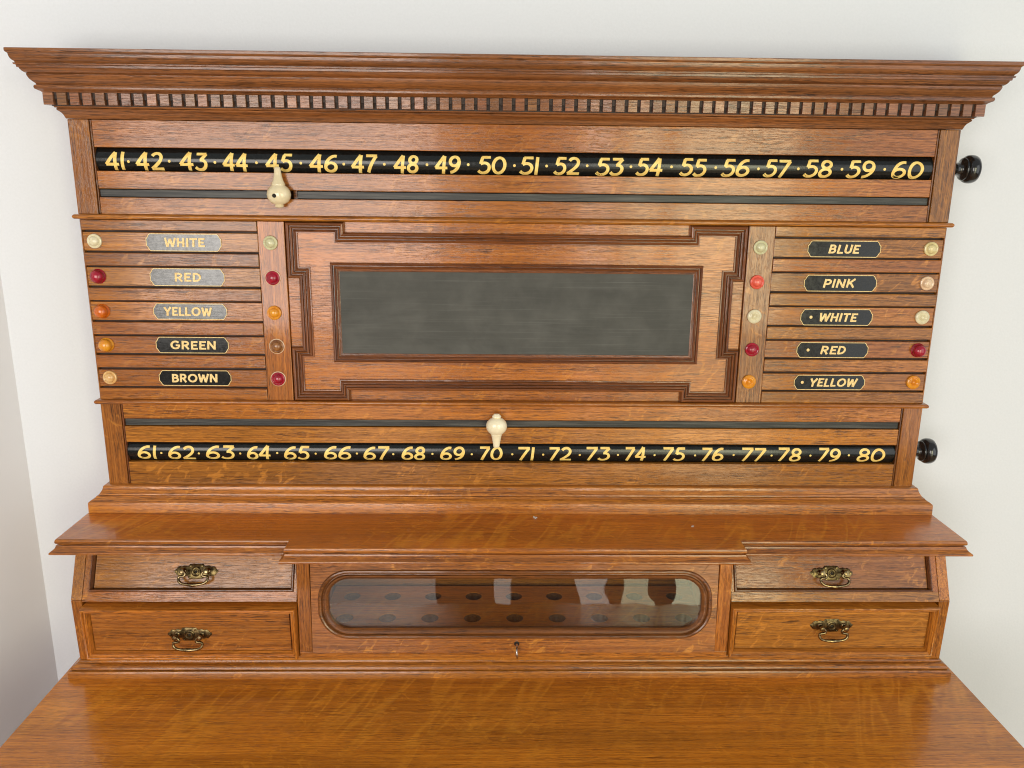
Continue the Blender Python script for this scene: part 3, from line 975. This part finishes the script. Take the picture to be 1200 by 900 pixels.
# plinth
plp = [(-0.01, -0.6905), (0.0000, -0.6905), (0.0014, -0.6910), (0.0024, -0.6926), (0.0024, -0.6940), (0.0044, -0.6946), (0.0062, -0.6958),
       (0.0086, -0.6974), (0.0100, -0.6994), (0.0102, -0.7016), (0.0086, -0.7022), (0.0124, -0.7030), (0.0134, -0.7046), (0.0138, -0.7062),
       (0.0140, -0.7142), (-0.01, -0.7142)]
sweep('plinth_moulding', U_path(0.650, -0.0975), plp, False, FXY, [oxw, oyw], cab)


def M_plane(ya, za, yb_, zb_, off=0.0):
    """local (u, w, v) with v up the slope from (ya, za), w toward the case"""
    d = Vector((0, yb_ - ya, zb_ - za)).normalized()
    nrm = Vector((0, -d.z, d.y))
    if nrm.y > 0:
        nrm = -nrm
    o = Vector((0, ya, za)) + nrm * off

    def f(u, w, v):
        p = o + d * v - nrm * w
        return (u, p.y, p.z)
    return f


def handle(parent, f, cx, cv, mp, mb):
    # pierced and shaped back plate
    half = [(0, .0108), (.0035, .0112), (.0100, .0108), (.0112, .0088), (.0128, .0074), (.0150, .0080), (.0178, .0086), (.0200, .0078),
            (.0222, .0066), (.0236, .0078), (.0262, .0074), (.0284, .0050), (.0296, .0030), (.0320, .0022), (.0320, -.0010), (.0300, -.0026),
            (.0282, -.0052), (.0256, -.0068), (.0232, -.0060), (.0210, -.0072), (.0180, -.0070), (.0150, -.0058), (.0124, -.0062),
            (.0112, -.0090), (.0092, -.0104), (.0040, -.0106), (0, -.0108)]
    pts = half + [(-a, b_) for a, b_ in reversed(half[1:-1])]
    bm = bmesh.new()
    inn = offset_pts(pts, 0.0009, True)   # clockwise path: right = inward
    r0 = [bm.verts.new(f(cx + p[0], 0.0, cv + p[1])) for p in pts]
    r1 = [bm.verts.new(f(cx + p[0], -0.0009, cv + p[1])) for p in pts]
    r2 = [bm.verts.new(f(cx + p[0], -0.0015, cv + p[1])) for p in inn]
    n = len(pts)
    for i in range(n):
        j = (i + 1) % n
        bm.faces.new((r0[i], r0[j], r1[j], r1[i]))
        bm.faces.new((r1[i], r1[j], r2[j], r2[i]))
    ff = bm.faces.new(r2)
    bmesh.ops.triangulate(bm, faces=[ff])
    # raised centre boss and small rivets
    ax = lambda px, pv: (lambda a, b_, t: f(cx + px + a, -t, cv + pv + b_))
    lathe(bm, [(.0074, .0012), (.0072, .0024), (.0062, .0030), (.0054, .0022), (.0046, .0022), (.0040, .0034), (.0030, .0036),
               (.0022, .0018), (0, .0016)], ax(0, 0), 24)
    for (px, pv) in ((-.0085, .0080), (.0085, .0080), (-.0085, -.0080), (.0085, -.0080), (-.0288, 0), (.0288, 0)):
        lathe(bm, [(.0017, .0012), (.0014, .0023), (0, .0026)], ax(px, pv), 10)
    bp_ = from_bm(bm, 'backplate', mp, parent, 40)
    # dark screw recess in the boss
    bm = bmesh.new()
    lathe(bm, [(.0020, .0019), (.0014, .0022), (0, .0022)], ax(0, 0), 14)
    from_bm(bm, 'boss_recess', M_HOLE, parent, 40)
    # posts with ball ends
    for sx in (-1, 1):
        bm = bmesh.new()
        lathe(bm, [(.0042, .001), (.0040, .0024), (.0024, .0034), (.0021, .0075), (.0036, .0092), (.0042, .0115), (.0036, .0138), (0, .0150)],
              ax(sx * .0178, .0010), 14)
        from_bm(bm, 'handle_post', mb, parent, 50)
    # swinging bail with curled ends
    bm = bmesh.new()
    bl = []
    for k in range(9):
        a = R(40 - 250 * k / 8)
        bl.append((.0150 + .0038 * math.cos(a), -.0030 + .0038 * math.sin(a)))
    bl = list(reversed(bl))
    bl = [(.0178, .0010), (.0140, -.0002), (.0122, -.0030), (.0140, -.0058), (.0172, -.0064), (.0200, -.0060)]
    side = bez((.0178, .0012), (.0120, .0012), (.0100, -.0058), (.0150, -.0062), 8) + \
        bez((.0150, -.0062), (.0190, -.0066), (.0215, -.0060), (.0212, -.0100), 6)[1:] + \
        bez((.0212, -.0100), (.0208, -.0165), (.0140, -.0178), (.0050, -.0184), 8)[1:]
    full = side + [(.0022, -.0186), (0, -.0187), (-.0022, -.0186)] + [(-a, b_) for a, b_ in reversed(side)]
    m_ = len(full)
    rad = []
    for i, (a, b_) in enumerate(full):
        r_ = .0020
        if b_ < -.0180:
            r_ = .0031 if abs(a) < .0025 else .0024
        rad.append(r_)
    P3 = [f(cx + a, -.0118 - (0.0012 if b_ < -.012 else 0), cv + b_) for a, b_ in full]
    tube(bm, P3, rad, 8)
    from_bm(bm, 'bail_handle', M_BAIL, parent, 60)


def drawer_upper(s):
    f = M_plane(YK, ZK, YU, ZC)
    L = math.hypot(YU - YK, ZC - ZK)
    xa, xb_ = sorted((s * 0.3218, s * 0.6336))
    xin = 0.3262 if s < 0 else 0.3250
    o = bpy.data.objects.new('drawer', None)
    C.objects.link(o)
    o.parent = cab
    o['label'] = 'upper sloping drawer at the %s end' % ('left' if s < 0 else 'right')
    ua, ub = (xa + .0120, xb_ - .0085) if s < 0 else (xa + .0085, xb_ - .0120)
    v0, v1 = 0.0165, L - .004
    box('drawer_panel', ua + .0012, ub - .0012, 0.0046, 0.0100, v0 + .0012, v1, oxf, o, 0.0006, f)
    box('drawer_gap_shade', ua - .004, ub + .004, 0.0092, 0.016, v0 - .004, v1, M_SHADOWGAP, o, 0, f)
    # flat frame with mitred corners
    def fm(a, b_, h):
        return f(a, -h, b_)
    rc = [(ua, v0), (ub, v0), (ub, v1 + .01), (ua, v1 + .01)]
    bm = bmesh.new()
    vt = -0.0015
    bm_box(bm, xa, xb_, 0.0, 0.016, vt, v0 - .0040, f)
    fb = from_bm(bm, 'drawer_frame', oxw, o)
    bm = bmesh.new()
    bm_box(bm, xa, ua - .0040, 0.0004, 0.016, v0 - .0040, v1, f)
    from_bm(bm, 'drawer_frame', ozw, o)
    bm = bmesh.new()
    bm_box(bm, ub + .0040, xb_, 0.0004, 0.016, v0 - .0040, v1, f)
    from_bm(bm, 'drawer_frame', ozw, o)
    prof = [(-.0006, -.0056), (-.0004, -.0012), (.0004, .0016), (.0014, .0030), (.0026, .0030), (.0034, .0018), (.0038, .0000), (.0042, -.0012), (.0046, -.004)]
    sweep('panel_moulding', [(ua, v1 + .001), (ua, v0), (ub, v0), (ub, v1 + .001)], prof, False, fm, [oxd, ozd], o)
    bx = s * (0.4722 if s < 0 else 0.4758)
    fh = M_plane(YK, ZK, YU, ZC, -0.0046)
    handle(o, fh, bx, 0.0415 if s < 0 else 0.0398, M_BRASS, M_BAIL)


def drawer_lower(s):
    off = 0.0060 if s < 0 else 0.0015
    f = M_plane(YL, ZLo, YK, ZK, off)
    f0 = M_plane(YL, ZLo, YK, ZK, 0)
    xa, xb_ = sorted((s * 0.3222, s * 0.6330))
    o = bpy.data.objects.new('drawer', None)
    C.objects.link(o)
    o.parent = cab
    o['label'] = 'lower drawer at the %s end%s' % ('left' if s < 0 else 'right', ', standing slightly open' if s < 0 else '')
    v0, v1 = 0.0088, 0.0925
    box('drawer_panel', xa + .0106, xb_ - .0106, 0.0016, 0.0060, v0 + .0106, v1 - .0106, oxf, o, 0.0006, f)
    box('drawer_gap_shade', xa + .004, xb_ - .004, 0.0056, 0.018, v0 + .004, v1 - .004, M_SHADOWGAP, o, 0, f)
    def fm(a, b_, h):
        return f(a, -h, b_)
    rc = [(xa, v0), (xb_, v0), (xb_, v1), (xa, v1)]
    prof = [(0, -.0200), (0, .0060), (-.0008, .0076), (-.0022, .0082), (-.0036, .0076), (-.0042, .0060), (-.0048, .0056), (-.0062, .0060),
            (-.0074, .0050), (-.0080, .0030), (-.0084, .0004), (-.0090, -.0004), (-.0094, -.006)]
    sweep('drawer_frame', rc, prof, True, fm, [oxw, ozw], o)
    fh = M_plane(YL, ZLo, YK, ZK, off - .0016)
    handle(o, fh, s * 0.4800 + (-.0005 if s < 0 else -.0040), 0.0470 if s < 0 else 0.0585, M_BRASSD, M_BAIL)


for s in (-1, 1):
    drawer_upper(s)
    drawer_lower(s)

# ---- glazed door
door = bpy.data.objects.new('glazed_door', None)
C.objects.link(door)
door.parent = cab
door['label'] = 'long low door with a round-ended glass pane'
DT, DB = (-0.0945, ZC), (-0.1080, -0.6735)
fd = M_plane(DB[0], DB[1], DT[0], DT[1])
LD = math.hypot(DT[0] - DB[0], DT[1] - DB[1])
cx, cv = 0.0012, 0.0772
hw, hh, rad = 0.2770, 0.0392, 0.0315


def rrect(hw, hh, r, n=10):
    pts = []
    for (sx, sz, a0) in ((1, -1, -90), (1, 1, 0), (-1, 1, 90), (-1, -1, 180)):
        for k in range(n + 1):
            a = R(a0 + 90 * k / n)
            pts.append((cx + sx * (hw - r) + r * math.cos(a), cv + sz * (hh - r) + r * math.sin(a)))
    return pts


inner = rrect(hw + .0130, hh + .0130, rad + .0130)
xa, xb_ = -0.3006, 0.3006
va, vb = 0.0006, LD - .0005
outer = []
nn = 11
for i, p in enumerate(inner):
    q, k = divmod(i, nn)
    a = R((-90, 0, 90, 180)[q] + 90 * k / 10)
    dx, dz = math.cos(a), math.sin(a)
    t = 1e9
    if abs(dx) > 1e-6:
        t = min(t, ((xb_ if dx > 0 else xa) - p[0]) / dx)
    if abs(dz) > 1e-6:
        t = min(t, ((vb if dz > 0 else va) - p[1]) / dz)
    outer.append((p[0] + dx * t, p[1] + dz * t))
    if k == 5:
        outer[-1] = (xb_ if dx > 0 else xa, vb if dz > 0 else va)
bm = bmesh.new()
A = [bm.verts.new(fd(p[0], 0, p[1])) for p in inner]
B = [bm.verts.new(fd(p[0], 0, p[1])) for p in outer]
A2 = [bm.verts.new(fd(p[0], 0.014, p[1])) for p in inner]
B2 = [bm.verts.new(fd(p[0], 0.014, p[1])) for p in outer]
n = len(inner)
for i in range(n):
    j = (i + 1) % n
    for q in ((A[i], A[j], B[j], B[i]), (A2[i], A2[j], B2[j], B2[i]), (A[i], A[j], A2[j], A2[i]), (B[i], B[j], B2[j], B2[i])):
        bm.faces.new(q)
from_bm(bm, 'door_frame', oak('x', 'mid', 0.9), door)
wp = [(-.0002, -.010), (-.0002, -.0030), (.0010, -.0012), (.0034, .0006), (.0052, .0008), (.0062, -.0004), (.0066, -.0018), (.0080, -.0020),
      (.0086, .0004), (.0098, .0022), (.0116, .0030), (.0134, .0024), (.0146, .0010), (.0150, -.0012)]
sweep('window_moulding', rrect(hw, hh, rad), wp, True, lambda a, b_, h: fd(a, -h, b_), [oxd, oxd], door, smooth=28)
bm = bmesh.new()
P1 = [bm.verts.new(fd(p[0], 0.0060, p[1])) for p in rrect(hw + .003, hh + .003, rad + .003)]
bm.faces.new(P1)
P2 = [bm.verts.new(fd(p[0], 0.0085, p[1])) for p in rrect(hw + .003, hh + .003, rad + .003)]
bm.faces.new(P2)
for i in range(len(P1)):
    j = (i + 1) % len(P1)
    bm.faces.new((P1[i], P1[j], P2[j], P2[i]))
from_bm(bm, 'glass_pane', M_GLASS, door)
kx, kv = 0.0030, 0.0150
bm = bmesh.new()
lathe(bm, [(.0040, -.0002), (.0038, .0005), (0, .0006)], lambda a, b_, t: fd(kx + a, -t, kv + b_), 20)
from_bm(bm, 'keyhole', M_HOLE, door, 40)

# ---- ball tray inside
ZT = -0.6600
pt = 0.0672
hr = 0.0137
bm = bmesh.new()
for (yc, xo) in ((-0.0302, 0.0018), (0.0392, 0.0018)):
    for k in range(-4, 5):
        cxh = xo + k * pt
        sq = []
        ci = []
        for a in range(24):
            t = 2 * PI * a / 24 + PI / 24 * 0
            c_, s_ = math.cos(t), math.sin(t)
            m_ = max(abs(c_), abs(s_))
            sq.append(bm.verts.new((cxh + c_ / m_ * pt / 2, yc + s_ / m_ * .0347, ZT)))
            ci.append(bm.verts.new((cxh + c_ * hr, yc + s_ * hr, ZT)))
        for a in range(24):
            b2 = (a + 1) % 24
            bm.faces.new((sq[a], sq[b2], ci[b2], ci[a]))
        rows_ = [ci]
        for (rr, dz) in ((hr * .985, -.0012), (hr * .97, -.010), (hr * .90, -.018)):
            rows_.append([bm.verts.new((cxh + rr * math.cos(2 * PI * a / 24), yc + rr * math.sin(2 * PI * a / 24), ZT + dz)) for a in range(24)])
        for r0, r1 in zip(rows_, rows_[1:]):
            for a in range(24):
                bm.faces.new((r0[a], r0[(a + 1) % 24], r1[(a + 1) % 24], r1[a])).material_index = 0 if r0 is ci else 1
        cc = bm.verts.new((cxh, yc, ZT - .018))
        for a in range(24):
            bm.faces.new((rows_[-1][a], rows_[-1][(a + 1) % 24], cc)).material_index = 1
bmesh.ops.remove_doubles(bm, verts=bm.verts, dist=1e-5)
from_bm(bm, 'ball_tray', [oak('x', 'desk', 0.3), oxd], cab, 30)
box('tray_front', -0.302, 0.302, -0.084, -0.0652, -0.674, ZT, oxd, cab, 0)
for s in (-1, 1):
    xa2, xb2 = sorted((s * 0.3045, s * 0.318))
    box('case_partition', xa2, xb2, -0.088, 0.086, -0.683, ZC, oyd, cab, 0)

# ---- desk below
XD, ZD = 0.6758, -0.7139
dk = [(-XD, WY - .002), (-XD, -0.412), (XD, -0.412), (XD, WY - .002)]
dp = [(-0.0006, ZD), (0.0, ZD - .0006), (0.0006, ZD - .0022), (-0.0006, ZD - .0036), (-0.0006, ZD - .0050), (0.0020, ZD - .0056),
      (0.0030, ZD - .0090), (0.0026, ZD - .0150), (0.0, ZD - .0220), (-0.02, ZD - .0220)]
bm = bmesh.new()
bm_sweep(bm, dk, dp, False, FXY)
top = [v for v in bm.verts if abs(v.co.z - ZD) < 1e-7]
f = bm.faces.new([min(top, key=lambda v: (v.co.x - p[0]) ** 2 + (v.co.y - p[1]) ** 2) for p in offset_pts(dk, -0.0006, False)])
f.material_index = 0
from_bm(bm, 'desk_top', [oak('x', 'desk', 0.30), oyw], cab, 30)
box('lower_case', -0.650, 0.650, -0.385, WY - .003, FLOOR_Z + .001, ZD - .0215, ozd, cab, 0.002)


# ================================================================ loose things
def thing_tag(o, label, cat, group=None):
    o['label'] = label
    o['category'] = cat
    if group:
        o['group'] = group


def pointer(x, z, flip, mat, label):
    """turned ivory pointer; neck points up, or down when flipped"""
    prof = [(0, -.0180), (.0040, -.0178), (.0062, -.0164), (.0068, -.0150), (.0052, -.0138), (.0086, -.0124), (.0128, -.0096),
            (.0158, -.0050), (.0170, 0), (.0160, .0050), (.0134, .0094), (.0096, .0124), (.0092, .0134), (.0098, .0142), (.0094, .0150),
            (.0074, .0190), (.0060, .0240), (.0051, .0290), (.0047, .0345), (.0040, .0370), (.0022, .0380), (0, .0381)]
    if flip:
        prof = [(0, -.0200), (.0040, -.0196), (.0052, -.0180), (.0062, -.0170), (.0070, -.0156), (.0070, -.0146), (.0050, -.0138), (.0096, -.0118),
                (.0140, -.0076), (.0156, -.0036), (.0160, .0002), (.0152, .0044), (.0130, .0082), (.0096, .0112), (.0082, .0126), (.0086, .0132),
                (.0080, .0140), (.0068, .0190), (.0058, .0245), (.0050, .0300), (.0046, .0328), (.0030, .0338), (0, .0340)]
    sg = -1 if flip else 1
    e = bpy.data.objects.new('score_pointer', None)
    C.objects.link(e)
    e.location = (x, -0.0125, z)
    thing_tag(e, label, 'pointer', 'turned ivory score pointers')
    bm = bmesh.new()
    lathe(bm, prof, lambda a, b_, t: (a, b_ * 0.72, sg * t), 40)
    o = from_bm(bm, 'pointer_body', mat, e, 50)
    bm = bmesh.new()
    bm_box(bm, -.0045, .0045, 0.008, 0.024, -.0045, .0045)
    from_bm(bm, 'slot_stem', M_KNOB, e)
    if not flip:
        bm = bmesh.new()
        lathe(bm, [(.0029, -.0116), (.0027, -.0126), (.0014, -.0130), (0, -.0129)], lambda a, b_, t: (-.0035 + a, t, -.0012 + b_), 16)
        from_bm(bm, 'centre_pin', M_HOLE, e, 40)


pointer(-0.3368, -0.0103, False, M_IVORY, 'turned ivory pointer with neck up at 45 on the upper roller')
pointer(-0.0290, -0.3485, True, M_IVORYB, 'turned ivory pointer with spout down at 70 on the lower roller')

# key in the door lock
key = bpy.data.objects.new('key', None)
C.objects.link(key)
kp = fd(kx, -.001, kv)
key.location = kp
thing_tag(key, 'small steel key standing in the keyhole below the glass pane', 'key')
bm = bmesh.new()
tube(bm, [(0, 0.006, 0), (0, -0.002, 0), (0, -0.0085, 0)], [.0019, .0019, .0016], 10)
from_bm(bm, 'key_shank', M_STEEL, key, 50)
bm = bmesh.new()
ring = [(0.0006 * math.sin(a * 2), -0.0135 + .0060 * math.cos(a), -.0062 + .0078 * math.sin(a)) for a in [2 * PI * k / 20 for k in range(21)]]
tube(bm, ring, .0014, 8)
from_bm(bm, 'key_bow', M_STEEL, key, 50)

# crumbs of plaster on the shelf
for (x, y, r_, lab) in ((0.0292, -0.0386, .0034, 'white plaster crumb on the shelf near the middle'),
                        (0.2652, -0.0688, .0022, 'tiny white plaster flake on the shelf towards the right drawers')):
    bm = bmesh.new()
    for k in range(4):
        rr = r_ * random.uniform(.28, .6)
        mtx = Matrix.Translation((x + random.uniform(-r_, r_), y + random.uniform(-r_, r_), ZS + rr * .55)) @ \
            Matrix.Rotation(random.uniform(0, 3), 4, 'Z') @ Matrix.Diagonal((1.3, .8, .7, 1))
        g = bmesh.ops.create_icosphere(bm, subdivisions=1, radius=rr, matrix=mtx)
        for v in g['verts']:
            v.co += Vector([random.uniform(-.25, .25) * rr for _ in range(3)])
    o = from_bm(bm, 'plaster_crumb', M_CRUMB)
    thing_tag(o, lab, 'crumb')
